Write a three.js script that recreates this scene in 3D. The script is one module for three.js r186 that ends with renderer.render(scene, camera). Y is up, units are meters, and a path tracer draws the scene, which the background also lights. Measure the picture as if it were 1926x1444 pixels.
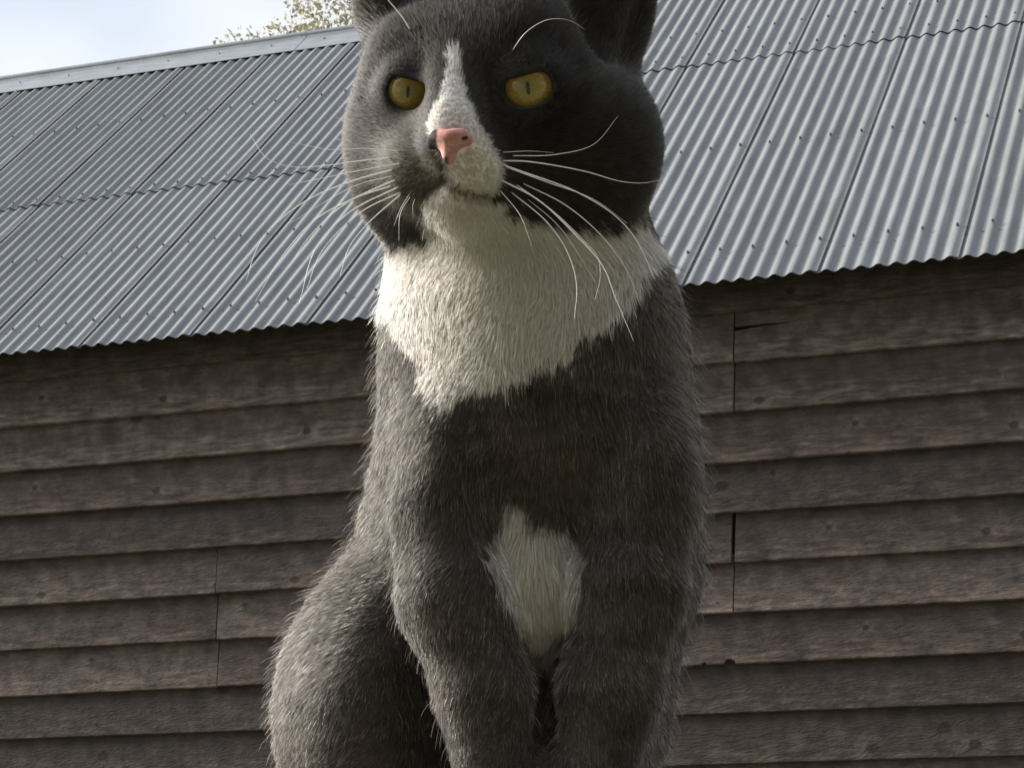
import * as THREE from 'three';
import { ImprovedNoise } from 'three/addons/math/ImprovedNoise.js';
import { mergeGeometries } from 'three/addons/utils/BufferGeometryUtils.js';

// ------------------------------------------------------------------ camera, sky, sun, exposure
const FOCAL = 4227, CX = 963, CY = 1711, PW = 1926, PH = 1444, ROLL = 0.007, EYE = 1.1;
const scene = new THREE.Scene();
const camera = new THREE.PerspectiveCamera(2 * Math.atan(PH / 2 / FOCAL) * 180 / Math.PI, PW / PH, 0.05, 2000);
camera.position.set(0, EYE, 0);
camera.rotation.z = -ROLL;
camera.setViewOffset(PW, PH, 0, PH / 2 - CY, PW, PH);        // level camera, lens shifted up
camera.focus = 0.95; camera.userData.fStop = 170;
const renderer = new THREE.WebGLRenderer({ antialias: true });
renderer.toneMapping = THREE.LinearToneMapping;
renderer.toneMappingExposure = 3.1;
renderer.shadowMap.enabled = true;
renderer.shadowMap.type = THREE.PCFSoftShadowMap;
const noiseGen = new ImprovedNoise();
const noise = (x, y, z) => noiseGen.noise(x + 31.7, y + 17.3, z + 53.1);
function fbm(x, y, z, n = 4) { let s = 0, a = 0.5; for (let i = 0; i < n; i++) { s += a * noise(x, y, z); x *= 2.03; y *= 2.03; z *= 2.03; a *= 0.5; } return s; }
let seed = 12345;
const rnd = () => { seed = (seed + 0x6d2b79f5) | 0; let t = Math.imul(seed ^ (seed >>> 15), 1 | seed); t = (t + Math.imul(t ^ (t >>> 7), 61 | t)) ^ t; return ((t ^ (t >>> 14)) >>> 0) / 4294967296; };
const rs = () => rnd() * 2 - 1;
const clamp = (x, a = 0, b = 1) => Math.min(b, Math.max(a, x));
const sstep = (a, b, x) => { const t = clamp((x - a) / (b - a)); return t * t * (3 - 2 * t); };
const mix = (a, b, t) => a + (b - a) * t;

const SUN = new THREE.Vector3(-0.88, 0.40, -0.25).normalize();
{
  const W = 1024, H = 512, data = new Float32Array(W * H * 4);
  for (let j = 0; j < H; j++) for (let i = 0; i < W; i++) {
    const el = ((j + 0.5) / H - 0.5) * Math.PI, az = ((i + 0.5) / W - 0.5) * 2 * Math.PI;
    const x = Math.cos(el) * Math.cos(az), y = Math.sin(el), z = Math.cos(el) * Math.sin(az);
    const yy = Math.max(y, 0.0) + 0.12;
    const c = fbm(x / yy * 1.1, z / yy * 1.1, 3.3, 6) + 0.5 * fbm(x * 5, y * 9, z * 5, 5);
    const cloud = sstep(-0.34, 0.22, c);
    const toSun = Math.max(0, x * SUN.x + y * SUN.y + z * SUN.z);
    const glow = 0.30 * Math.pow(toSun, 4) + 0.35 * Math.pow(toSun, 24);
    const low = 1 - sstep(0.0, 0.5, y);
    const k = SKYK(y) + glow;
    const blue = [0.47, 0.55, 0.68], white = [0.77, 0.79, 0.80];
    const o = (j * W + i) * 4;
    for (let q = 0; q < 3; q++) data[o + q] = k * mix(mix(blue[q], white[q], low * 0.30), white[q], cloud * 0.85);
    data[o + 3] = 1;
    if (y < 0) { data[o] = 0.14; data[o + 1] = 0.132; data[o + 2] = 0.11; }
  }
  function SKYK(y) { return 0.245 * (1 + 1.9 * Math.max(0, y)); }
  const sky = new THREE.DataTexture(data, W, H, THREE.RGBAFormat, THREE.FloatType);
  sky.mapping = THREE.EquirectangularReflectionMapping;
  sky.magFilter = sky.minFilter = THREE.LinearFilter; sky.needsUpdate = true;
  scene.background = sky; scene.environment = sky;
}
const sun = new THREE.DirectionalLight(new THREE.Color(1.0, 0.945, 0.86), 3.6);
sun.position.copy(SUN).multiplyScalar(30).add(new THREE.Vector3(0, EYE, -1));
sun.target.position.set(0, EYE, -1); scene.add(sun.target);
sun.castShadow = true; sun.shadow.radius = 36; sun.shadow.mapSize.set(2048, 2048);
Object.assign(sun.shadow.camera, { left: -12, right: 12, top: 12, bottom: -12, near: 1, far: 80 });
scene.add(sun);

// ------------------------------------------------------------------ helpers
const used = {};
const numbered = (n) => { const k = used[n] = (used[n] ?? -1) + 1; return k ? `${n}_${String(k).padStart(3, '0')}` : n; };
function part(name, geo, mat, parent, data) {
  const m = new THREE.Mesh(geo, mat); m.name = parent === scene ? numbered(name) : name;
  m.castShadow = m.receiveShadow = true; if (data) Object.assign(m.userData, data);
  parent.add(m); return m;
}
function thing(name, label, category, pos = [0, 0, 0], turn = 0) {
  const o = new THREE.Group(); o.name = numbered(name); o.position.set(...pos); o.rotation.y = turn;
  o.userData = { label, category }; scene.add(o); return o;
}
function canvasTex(w, h, fn, srgb = true) {            // fn(x, y) -> [r, g, b] in 0..1
  const d = new Uint8Array(w * h * 4);
  for (let j = 0; j < h; j++) for (let i = 0; i < w; i++) { const c = fn(i, j), o = (j * w + i) * 4; d[o] = clamp(c[0]) * 255; d[o + 1] = clamp(c[1]) * 255; d[o + 2] = clamp(c[2]) * 255; d[o + 3] = 255; }
  const t = new THREE.DataTexture(d, w, h); t.wrapS = t.wrapT = THREE.RepeatWrapping; t.magFilter = THREE.LinearFilter; t.minFilter = THREE.LinearFilter;
  if (srgb) t.colorSpace = THREE.SRGBColorSpace; t.needsUpdate = true; return t;
}
const mat = (o) => new THREE.MeshStandardMaterial({ side: THREE.DoubleSide, ...o });
const phys = (o) => new THREE.MeshPhysicalMaterial({ side: THREE.DoubleSide, ...o });
// a point of the place that lies d metres in front of the lens on the sight line of photo position (u, v)
function P(u, v, d) {
  const a = (u - CX) / FOCAL, b = (CY - v) / FOCAL, c = Math.cos(ROLL), s = Math.sin(ROLL);
  return new THREE.Vector3((c * a + s * b) * d, EYE + (-s * a + c * b) * d, -d);
}

// ------------------------------------------------------------------ ground
{
  const g = new THREE.PlaneGeometry(1200, 1200, 60, 60).rotateX(-Math.PI / 2), p = g.attributes.position;
  for (let i = 0; i < p.count; i++) { const x = p.getX(i), z = p.getZ(i), r = Math.hypot(x, z); p.setY(i, r > 60 ? 2.5 * fbm(x * 0.01, 0, z * 0.01) * sstep(60, 200, r) : 0); }
  g.computeVertexNormals();
  const uv = g.attributes.uv; for (let i = 0; i < uv.count; i++) uv.setXY(i, p.getX(i) / 6, p.getZ(i) / 6);
  const t = canvasTex(512, 512, (x, y) => { const a = Math.sin(x / 512 * 6.283), b = Math.cos(x / 512 * 6.283), n = fbm(a * 4 + 9, y / 512 * 26, b * 4, 5) * 0.5 + 0.5, q = rnd() * 0.1; return [0.34 + 0.16 * n + q, 0.33 + 0.15 * n + q, 0.25 + 0.12 * n + q]; });
  const m = part('ground', g, mat({ map: t, roughness: 1 }), scene); m.userData.kind = 'structure';
}

// ------------------------------------------------------------------ barn
const YAW = 0.3361, BARNZ = -10.099, PITCH = 0.6662, EAVE_Y = EYE + 2.6576, EAVE_Z = 0.2356;
const barn = thing('barn', 'old barn of dark weathered boards with a grey corrugated iron roof behind the cat', 'barn', [0, 0, BARNZ], -YAW);
const T0 = -7.2, T1 = 6.2, BP = 0.2172, B0 = EYE + 2.5832, RIDGE_S = 4.5;
const RUN = RIDGE_S * Math.cos(PITCH), RIDGE_Y = EAVE_Y + RIDGE_S * Math.sin(PITCH), BACK = -(2 * RUN - 2 * EAVE_Z);
{
  // weathered board texture: four strips, each as high as one board, bleached towards the lower edge
  const TW = 2048, TH = 1024, strip = TH / 4, U = 4.0, knots = [];
  for (let s = 0; s < 4; s++) for (let k = 0; k < 3; k++) knots.push([s, rnd() * U, (0.15 + 0.7 * rnd()), 0.008 + 0.018 * rnd()]);
  const grain = new Float32Array(TW * TH);
  const loop = (x, f) => [Math.cos(x / TW * 6.2832) * f, Math.sin(x / TW * 6.2832) * f];
  const board = canvasTex(TW, TH, (x, y) => {
    const s = Math.floor(y / strip), v = (y % strip) / strip, u = x / TW * U, [la, lb] = loop(x, 1);
    let warp = 0.035 * noise(la * 3.2 + s * 9, v * 1.7 + s * 5, lb * 3.2), kn = 0, pale = 0;
    for (const [ks, ku, kv, kr] of knots) if (ks === s) {
      let du = Math.abs(u - ku); if (du > U / 2) du = U - du;
      const dv = (v - kv) * 0.27, r = Math.hypot(du * 0.75, dv) / kr;
      if (r < 7) { warp += Math.sign(dv || 1) * 0.09 * Math.exp(-r * r / 4); kn = Math.max(kn, sstep(1.25, 0.7, r)); pale = Math.max(pale, Math.exp(-Math.pow((r - 1.9) * 0.9, 2)) * 0.5); }
    }
    const vv = v + warp;
    const g1 = fbm(la * 5 + s * 7, vv * 14, lb * 5, 4), g2 = noise(la * 22 + 4, vv * 60 + s * 11, lb * 22), g3 = noise(la * 60, vv * 130 + s, lb * 60);
    const blotch = fbm(la * 9 + s * 3, v * 3 + 7, lb * 9, 4);
    const worn = sstep(0.62 + 0.35 * fbm(la * 6 + 2, s * 5 + v * 2, lb * 6, 3), 0.05, v);
    const saw = noise(u * 55 + 18 * v, s * 3, 2.2) * 0.5;
    let l = 0.305 + 0.07 * g1 + 0.035 * g2 + 0.02 * g3 + 0.17 * blotch + 0.15 * worn * (0.6 + 1.5 * g1) + 0.025 * saw + pale * 0.07;
    l *= 1 - 0.24 * sstep(0.30, 0.52, noise(la * 11 + s * 3, vv * 75 + s * 13, lb * 11)) - 0.16 * sstep(0.34, 0.5, noise(la * 30 + s, vv * 150, lb * 30));
    l *= 1 - 0.42 * kn;
    const stain = sstep(0.12, 0.42, fbm(la * 4 + 30, v * 2.2 + s * 7, lb * 4, 3)) * 0.3;
    l *= 1 - stain * 0.5;
    l += (rnd() - 0.5) * 0.03;
    grain[y * TW + x] = 0.5 + 0.9 * g2 + 0.6 * g3 + 0.5 * g1 - 0.5 * kn;
    const w = worn * 0.5 + 0.25;
    return [l * (1.13 - 0.05 * w) + 0.02 * kn, l * (1.0 - 0.01 * w), l * (0.935 + 0.02 * w)];
  });
  const bump = canvasTex(TW / 2, TH / 2, (x, y) => { const g = grain[y * 2 * TW + x * 2]; return [g, g, g]; }, false);
  const tones = [[0.40, 0.363, 0.335], [0.50, 0.46, 0.428], [0.30, 0.27, 0.252], [0.62, 0.575, 0.54], [0.425, 0.378, 0.345]].map((c) => mat({ map: board, bumpMap: bump, bumpScale: 0.0022, roughness: 0.95, color: new THREE.Color().setRGB(...c) }));
  const tilt = 0.135, THICK = 0.020;
  // one weatherboard: outline in (along, up), given thickness and leaned out at its lower edge
  function plank(x0, x1, yb, yt, z, opt = {}) {
    const L = x1 - x0, Hh = yt - yb, sh = new THREE.Shape(), n = Math.max(4, Math.round(L / 0.09)), ph = rnd() * 100;
    const low = (x) => 0.0018 * noise(x * 1.1 + ph, 0, 0) + 0.0009 * noise(x * 6 + ph, 3, 0) + (opt.sag ?? 0) * Math.sin(Math.PI * clamp((x - x0) / L));
    sh.moveTo(x0, yt);
    if (opt.crack) { const [cy, len, h] = opt.crack; sh.lineTo(x0, cy + h / 2); sh.lineTo(x0 + len * 0.5, cy + h * 0.42 + 0.003); sh.lineTo(x0 + len, cy + 0.004); sh.lineTo(x0 + len * 0.5, cy - h * 0.05 + 0.002); sh.lineTo(x0, cy - h / 2); }
    const xs = []; for (let i = 0; i <= n; i++) xs.push(x0 + L * i / n);
    const notch = opt.notches ?? [];
    for (const [nx, w] of notch) { xs.push(nx - w, nx - w * 0.8, nx - w * 0.3, nx + w * 0.3, nx + w * 0.85, nx + w); }
    xs.sort((a, b) => a - b);
    for (const x of xs) { let y = yb + low(x); for (const [nx, w, hh] of notch) if (Math.abs(x - nx) < w * 0.99) y += hh * Math.sqrt(1 - Math.pow((x - nx) / w, 2)) * (0.8 + 0.3 * rnd()); sh.lineTo(x, y); }
    sh.lineTo(x1, yt);
    const g = new THREE.ExtrudeGeometry(sh, { depth: THICK, bevelEnabled: true, bevelThickness: 0.002, bevelSize: 0.0018, bevelSegments: 1, bevelOffset: -0.0018 });
    const s = Math.floor(rnd() * 4), u0 = rnd() * 4, p = g.attributes.position, uv = g.attributes.uv;
    for (let i = 0; i < p.count; i++) uv.setXY(i, (p.getX(i) + u0) / U, (s + clamp((p.getY(i) - yb + 0.01) / 0.27, 0.01, 0.99)) / 4);
    g.translate(0, -yb, -THICK).rotateX(-tilt + (opt.twist ?? 0)).translate(0, yb, z);
    return g;
  }
  const ti = () => Math.floor(rnd() * tones.length);
  const wall = new THREE.Group(); wall.name = 'wall'; barn.add(wall);
  const rows = 17, JR = 1.045, JL = -1.453;
  // joints in each row, top row 0 sits under the eave; index counts the board whose lower edge is edge i
  for (let i = -1; i <= rows; i++) {
    const yb = B0 - i * BP + (i < 0 ? 0.0 : 0) + 0.004 * noise(i * 3.3, 1, 1), yt = yb + BP + 0.045;
    let cuts;
    if (i === 1 || i === 2) cuts = [JR, -3.4, 3.9]; else if (i === 5 || i === 6) cuts = [JR - 0.004 * (i - 4), JL, -4.2, 3.6];
    else if (i === 7) cuts = [JL + 0.004, -4.2, 4.1]; else cuts = [[-4.9, -2.9, 2.6], [-3.7, 4.6], [-5.3, 3.1]][(i + 6) % 3].slice();
    cuts.sort((a, b) => a - b);
    const ends = [T0, ...cuts, T1];
    for (let k = 0; k + 1 < ends.length; k++) {
      const a = ends[k] + (k ? 0.0028 : 0), b = ends[k + 1] - (k + 2 < ends.length ? 0.0028 + (i === 5 && Math.abs(ends[k + 1] - JR) < 0.05 ? 0.01 : 0) : 0), opt = { twist: 0.012 * rs(), sag: -0.006 * rnd() };
      if (i === 1 && Math.abs(ends[k] - JR) < 0.05) opt.crack = [EYE + 2.513, 0.27, 0.020];
      if (i === 7 && a < 0.9 && b > 1.1) opt.notches = [[0.905, 0.012, 0.014], [1.02, 0.026, 0.026]];
      if (yt > RIDGE_Y) continue;
      part('board', plank(a, b, yb, Math.min(yt, EAVE_Y + 0.16), 0.033 + 0.004 * rs(), opt), tones[ti()], wall);
    }
  }
  // nails: small rusty heads near the lower edge of the boards
  const nail = [], ng = new THREE.CylinderGeometry(0.0045, 0.0045, 0.003, 8).rotateX(Math.PI / 2);
  for (let i = 0; i <= rows; i++) for (let x = -6.4; x < 6; x += 0.615) nail.push(ng.clone().translate(x + 0.02 * rs(), B0 - i * BP + 0.05 + 0.008 * rs(), 0.0275));
  part('nail', mergeGeometries(nail), mat({ color: new THREE.Color().setRGB(0.05, 0.035, 0.028), roughness: 0.8, metalness: 0.3 }), wall, { kind: 'stuff' });
  // frame behind the boards, gables and back wall
  const dark = tones[2];
  const core = new THREE.Shape(); core.moveTo(0, 0); core.lineTo(BACK, 0); core.lineTo(BACK, EAVE_Y + 0.12); core.lineTo(-(RUN - EAVE_Z), RIDGE_Y - 0.1); core.lineTo(0, EAVE_Y + 0.12);
  const gable = (x) => new THREE.ExtrudeGeometry(core, { depth: 0.04, bevelEnabled: false }).rotateY(-Math.PI / 2).translate(x + 0.04, 0, 0).scale(1, 1, 1);
  for (const x of [T0, T1 - 0.04]) { const g = gable(x); part('gable', g, dark, barn); }
  part('back_wall', new THREE.BoxGeometry(T1 - T0, EAVE_Y + 0.1, 0.04).translate((T0 + T1) / 2, (EAVE_Y + 0.1) / 2, BACK - 0.03), dark, barn);
  part('wall_frame', new THREE.BoxGeometry(T1 - T0 - 0.1, EAVE_Y + 0.05, 0.05).translate((T0 + T1) / 2, (EAVE_Y + 0.05) / 2, -0.06), dark, barn);

  // corrugated iron roof
  const zincTex = canvasTex(1024, 1024, (x, y) => {
    const a = Math.cos(x / 1024 * 6.2832), b = Math.sin(x / 1024 * 6.2832), n1 = fbm(a * 3, y / 1024 * 7, b * 3, 5), n2 = fbm(a * 24, y / 1024 * 5, b * 24, 3), sp = noise(x / 6, y / 6, 1.5);
    const l = 0.70 + 0.10 * n1 + 0.13 * n2 + 0.03 * sp + (rnd() - 0.5) * 0.02;
    return [l * 0.985, l * 1.0, l * 1.015];
  });
  const zinc = [1.0, 0.93, 1.05, 0.97].map((k) => mat({ map: zincTex, roughness: 0.75, metalness: 0.18, color: new THREE.Color().setRGB(0.285 * k, 0.287 * k, 0.288 * k) }));
  const PITCHX = 0.0732, AMP = 0.0073;
  // a sheet in roof coordinates (t along, s up the slope, h above the roof plane)
  function sheet(t0, t1, s0, s1, lift, lipL) {
    const n = Math.round((t1 - t0) / PITCHX * 12), m = 5, pos = [], uv = [], idx = [], ph = rnd() * 9;
    for (const side of [0, 1]) for (let j = 0; j <= m; j++) for (let i = 0; i <= n; i++) {
      const t = t0 + (t1 - t0) * i / n, s = s0 + (s1 - s0) * j / m;
      const edge = lipL ? (i > n - 8 ? 0.0085 * Math.pow((i - n + 8) / 8, 1.3) : 0) + 0.003 * i / n : 0;
      const h = AMP * Math.cos((t - 0.265 + 0.018) / PITCHX * 2 * Math.PI) + lift + edge + 0.003 * noise(t * 2 + ph, s * 1.2, 2) - side * 0.0012 + (j === 0 ? 0.0015 : 0);
      pos.push(t, s, h); uv.push(t / 1.3 + ph, s / 1.9 + ph);
    }
    const row = n + 1, off = row * (m + 1);
    for (let j = 0; j < m; j++) for (let i = 0; i < n; i++) { const a = j * row + i, b = a + 1, c = a + row, d = c + 1; idx.push(a, b, d, a, d, c, off + a, off + d, off + b, off + a, off + c, off + d); }
    for (let i = 0; i < n; i++) { idx.push(i, off + i, off + i + 1, i, off + i + 1, i + 1); const e = m * row + i; idx.push(e, e + 1, off + e + 1, e, off + e + 1, off + e); }
    for (let j = 0; j < m; j++) { const a = j * row, c = a + row, b = a + n, d = b + row; idx.push(a, c, off + c, a, off + c, off + a, b, off + b, off + d, b, off + d, d); }
    const g = new THREE.BufferGeometry(); g.setAttribute('position', new THREE.Float32BufferAttribute(pos, 3)); g.setAttribute('uv', new THREE.Float32BufferAttribute(uv, 2)); g.setIndex(idx); g.computeVertexNormals(); return g;
  }
  const toRoof = (g) => g.applyMatrix4(new THREE.Matrix4().makeBasis(new THREE.Vector3(1, 0, 0), new THREE.Vector3(0, Math.sin(PITCH), -Math.cos(PITCH)), new THREE.Vector3(0, Math.cos(PITCH), Math.sin(PITCH))).setPosition(0, EAVE_Y, EAVE_Z));
  const roof = new THREE.Group(); roof.name = 'roof'; barn.add(roof);
  const seams = []; for (let k = -13; k <= 10; k++) seams.push(0.265 + k * 8 * PITCHX);
  const shot = [];
  const screw = (t, s) => shot.push([t, s]);
  for (let k = 0; k + 1 < seams.length; k++) {
    const a = seams[k], b = seams[k + 1], lap = a > 0.2 ? 2.94 : a > -0.5 ? 2.94 : 2.03, wob = 0.004 * rs();
    part('roof_sheet', toRoof(sheet(a - 0.028, b + 0.02, 0, lap + 0.12, 0 + 0, true)), zinc[Math.floor(rnd() * 4)], roof);
    part('roof_sheet', toRoof(sheet(a - 0.028, b + 0.02, lap + wob, 4.44, 0.0055 + 0, true)), zinc[Math.floor(rnd() * 4)], roof);
    const left = a < -0.5;
    for (const s of left ? [0.27, 1.17, lap + 0.07, 3.3] : [0.32, 1.6, lap + 0.12, 3.45]) for (let q = 0; q < 4; q++) screw(a - 0.018 + (q * 2) * PITCHX, s + 0.008 * rs());
  }
  const sg = mergeGeometries([new THREE.CylinderGeometry(0.0075, 0.0085, 0.004, 10).rotateX(Math.PI / 2).toNonIndexed(), new THREE.CylinderGeometry(0.0045, 0.0045, 0.009, 6).rotateX(Math.PI / 2).translate(0, 0, 0.004).toNonIndexed()]);
  part('roof_screw', toRoof(mergeGeometries(shot.map(([t, s]) => sg.clone().translate(t, s, AMP + 0.0085)))), mat({ color: new THREE.Color().setRGB(0.075, 0.078, 0.085), roughness: 0.6, metalness: 0.3 }), roof, { kind: 'stuff' });
  // back slope, mirrored, one sheet per bay
  const back = (g) => g.applyMatrix4(new THREE.Matrix4().makeBasis(new THREE.Vector3(-1, 0, 0), new THREE.Vector3(0, Math.sin(PITCH), Math.cos(PITCH)), new THREE.Vector3(0, Math.cos(PITCH), -Math.sin(PITCH))).setPosition(0, EAVE_Y, EAVE_Z - 2 * RUN));
  for (let k = 0; k < 11; k++) part('roof_sheet', back(sheet(-6.2 + k * 16 * PITCHX - 0.01, -6.2 + (k + 1) * 16 * PITCHX + 0.03, 0, 4.44, 0, true)), zinc[k % 4], roof);
  // ridge cap: two flanges and a rolled top, in three metre lengths
  const capM = mat({ map: zincTex, roughness: 0.55, metalness: 0.35, color: new THREE.Color().setRGB(0.42, 0.43, 0.44) });
  for (let x = -7.3, k = 0; x < 6.2; x += 2.4, k++) {
    const sh = new THREE.Shape(), c = Math.cos(PITCH), s = Math.sin(PITCH), h0 = 0.017 + 0.002 * (k % 2), fl = 0.26, pts = [];
    const apex = [0, RIDGE_Y + h0 * c + h0 * s * s / c];
    const dn = (sg2, len) => [apex[0] + sg2 * c * len, apex[1] - s * len];
    const rollR = 0.02;
    pts.push(dn(1, fl), dn(1, 0.03));
    for (let q = 0; q <= 10; q++) { const an = -0.5 + (Math.PI + 1.0) * q / 10; pts.push([Math.cos(an) * rollR, apex[1] + 0.012 + Math.sin(an) * rollR]); }
    pts.push(dn(-1, 0.03), dn(-1, fl));
    const outer = pts, inner = pts.map(([a, b]) => [a * 0.995, b - 0.0025]).reverse();
    sh.moveTo(...outer[0]); for (const q of outer.slice(1)) sh.lineTo(...q); for (const q of inner) sh.lineTo(...q);
    const g = new THREE.ExtrudeGeometry(sh, { depth: Math.min(2.43, 6.25 - x), bevelEnabled: false });
    g.rotateY(Math.PI / 2).translate(x, 0, EAVE_Z - RUN);
    part('ridge_cap', g, capM, roof);
  }
  const cs = []; for (let t = -7; t < 6; t += 0.36) cs.push(sg.clone().translate(t, 4.415, 0.0195));
  part('cap_screw', toRoof(mergeGeometries(cs)), mat({ color: new THREE.Color().setRGB(0.2, 0.2, 0.21), roughness: 0.6, metalness: 0.3 }), roof, { kind: 'stuff' });
}

// ------------------------------------------------------------------ tree behind the ridge
{
  const base = P(760, 122, 24); const tree = thing('tree', 'pale yellow-green autumn tree whose top shows above the barn ridge', 'tree', [base.x, 0, base.z]);
  const top = base.y + 0.55, bark = mat({ color: new THREE.Color().setRGB(0.12, 0.09, 0.07), roughness: 1 });
  const limb = (pts, r0, r1) => { const c = new THREE.CatmullRomCurve3(pts), g = new THREE.TubeGeometry(c, 14, 1, 7), p = g.attributes.position, q = new THREE.Vector3(); for (let i = 0; i <= 14; i++) { c.getPointAt(i / 14, q); const r = mix(r0, r1, i / 14); for (let j = 0; j <= 7; j++) { const k = i * 8 + j; p.setXYZ(k, q.x + (p.getX(k) - q.x) * r, q.y + (p.getY(k) - q.y) * r, q.z + (p.getZ(k) - q.z) * r); } } g.computeVertexNormals(); return g; };
  const V = (x, y, z) => new THREE.Vector3(x, y, z), parts = [limb([V(0, 0, 0), V(0.1, top * 0.35, 0), V(0, top * 0.7, 0.1), V(0.05, top * 0.95, 0)], 0.26, 0.04)];
  const lumps = [];
  for (let i = 0; i < 44; i++) {
    const a = i * 2.4 + 0.4 * rs(), h = i < 24 ? mix(0.42, 0.9, rnd()) : mix(0.8, 0.94, rnd()), reach = (2.9 - 2.0 * Math.pow(Math.max(0, h - 0.5) / 0.5, 1.6)) * (0.75 + 0.35 * rnd());
    const e = V(Math.cos(a) * reach, top * h - 0.1 + 0.25 * rnd(), Math.sin(a) * reach);
    parts.push(limb([V(0, top * h * 0.72, 0), V(e.x * 0.5, mix(top * h * 0.72, e.y, 0.7), e.z * 0.5), e], 0.07, 0.012)); lumps.push(e);
  }
  part('trunk', mergeGeometries(parts), bark, tree);
  const leaf = new THREE.BufferGeometry(); leaf.setAttribute('position', new THREE.Float32BufferAttribute([0, 0, 0, 0.5, 0.25, 0.08, 0, 1, 0, -0.5, 0.25, 0.08], 3)); leaf.setIndex([0, 1, 2, 0, 2, 3]); leaf.computeVertexNormals();
  const N = 70000, crown = new THREE.InstancedMesh(leaf, phys({ color: 0xffffff, roughness: 0.9, transmission: 0.5 }), N), M = new THREE.Matrix4(), Q = new THREE.Quaternion(), c = new THREE.Color();
  for (let i = 0; i < N; i++) {
    const l = lumps[i % lumps.length], u = V(rs(), rs(), rs()).normalize().multiplyScalar(0.62 * Math.cbrt(rnd()));
    Q.setFromEuler(new THREE.Euler(rs() * 3, rs() * 3, rs() * 3)); const s = 0.03 + 0.02 * rnd();
    M.compose(V(l.x + u.x * 1.25, Math.min(l.y + u.y * 0.75, top), l.z + u.z * 1.25), Q, V(s, s * 1.3, s)); crown.setMatrixAt(i, M);
    const k = 0.75 + 0.5 * rnd(); c.setRGB(0.27 * k, 0.25 * k, 0.165 * k * (0.7 + 0.6 * rnd())); crown.setColorAt(i, c);
  }
  crown.name = 'crown'; crown.castShadow = crown.receiveShadow = true; crown.userData.kind = 'stuff'; tree.add(crown);
}

// ------------------------------------------------------------------ the cat
const cat = thing('cat', 'grey and white cat with yellow-green eyes sitting upright in front of the barn', 'cat');
const prims = [], cuts = [];
const V3 = (x, y, z) => new THREE.Vector3(x, y, z);
// ellipsoid: centre at photo position (u, v) and distance d; half axes in photo pixels across and up, and in metres along the sight
const pxm = (d) => d / FOCAL;
function ell(u, v, d, rx, ry, rz, k = 0.012, rot) { const c = P(u, v, d); prims.push({ e: 1, c, r: [rx * pxm(d), ry * pxm(d), rz], q: rot ? new THREE.Quaternion().setFromEuler(new THREE.Euler(...rot)).invert() : null, k }); }
function ball(u, v, d, r, k = 0.01) { ell(u, v, d, r, r, r * pxm(d), k); }
function cap(u0, v0, d0, r0, u1, v1, d1, r1, k = 0.012) { prims.push({ a: P(u0, v0, d0), b: P(u1, v1, d1), ra: r0 * pxm(d0), rb: r1 * pxm(d1), k }); }
const tq = new THREE.Vector3();
function one(p, x, y, z) {
  if (p.e) {
    let dx = x - p.c.x, dy = y - p.c.y, dz = z - p.c.z;
    if (p.q) { tq.set(dx, dy, dz).applyQuaternion(p.q); dx = tq.x; dy = tq.y; dz = tq.z; }
    const [a, b, c] = p.r, k0 = Math.hypot(dx / a, dy / b, dz / c), k1 = Math.hypot(dx / (a * a), dy / (b * b), dz / (c * c));
    const e = k1 > 1e-9 ? k0 * (k0 - 1) / k1 : -Math.min(a, b, c);
    return p.cl !== undefined ? Math.max(e, (dy - p.cl - p.slope * dx) * 0.9) : e;
  }
  const ax = p.b.x - p.a.x, ay = p.b.y - p.a.y, az = p.b.z - p.a.z, px = x - p.a.x, py = y - p.a.y, pz = z - p.a.z;
  const h = clamp((px * ax + py * ay + pz * az) / (ax * ax + ay * ay + az * az));
  return Math.hypot(px - ax * h, py - ay * h, pz - az * h) - mix(p.ra, p.rb, h);
}
function sdf(x, y, z) {
  let d = 1e3;
  for (const p of prims) { const e = one(p, x, y, z), h = Math.max(p.k - Math.abs(d - e), 0) / p.k; d = Math.min(d, e) - h * h * p.k * 0.25; }
  for (const p of cuts) { const e = -one(p, x, y, z), h = Math.max(p.k - Math.abs(d - e), 0) / p.k; d = Math.max(d, e) + h * h * p.k * 0.25; }
  return d;
}
const grad = (x, y, z, e = 0.0008) => V3(sdf(x + e, y, z) - sdf(x - e, y, z), sdf(x, y + e, z) - sdf(x, y - e, z), sdf(x, y, z + e) - sdf(x, y, z - e)).normalize();
// where the sight line of (u, v) first meets the body
function S(u, v, extra = 0) {
  let d = 0.78; const p = P(u, v, 1); const dir = V3(p.x, p.y - EYE, p.z), len = dir.length();
  for (let i = 0; i < 200; i++) { const q = sdf(dir.x * d, EYE + dir.y * d, dir.z * d); if (q < 0.0002) break; d += q * 0.7 / len; if (d > 1.4) break; }
  return d + extra;
}
// head
ell(950, 180, 0.958, 222, 215, 0.054, 0.02);
ball(746, 266, 0.953, 84, 0.026); ball(768, 362, 0.948, 80, 0.026);
ball(1134, 252, 0.940, 88, 0.026); ball(1118, 322, 0.936, 93, 0.026);
ell(930, 270, 0.938, 200, 165, 0.036, 0.02);
ball(800, 318, 0.917, 60, 0.018); ball(893, 318, 0.906, 60, 0.014);           // whisker pads
cap(858, 110, 0.922, 48, 850, 225, 0.896, 44, 0.014); ball(848, 268, 0.893, 40, 0.01);   // bridge of the nose
ball(872, 388, 0.918, 46, 0.016);                                                // chin
ball(765, 112, 0.934, 60, 0.02); ball(990, 96, 0.919, 74, 0.02);             // brows
ball(1020, 215, 0.918, 60, 0.02); ball(738, 220, 0.935, 46, 0.02);              // under the eyes
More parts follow.
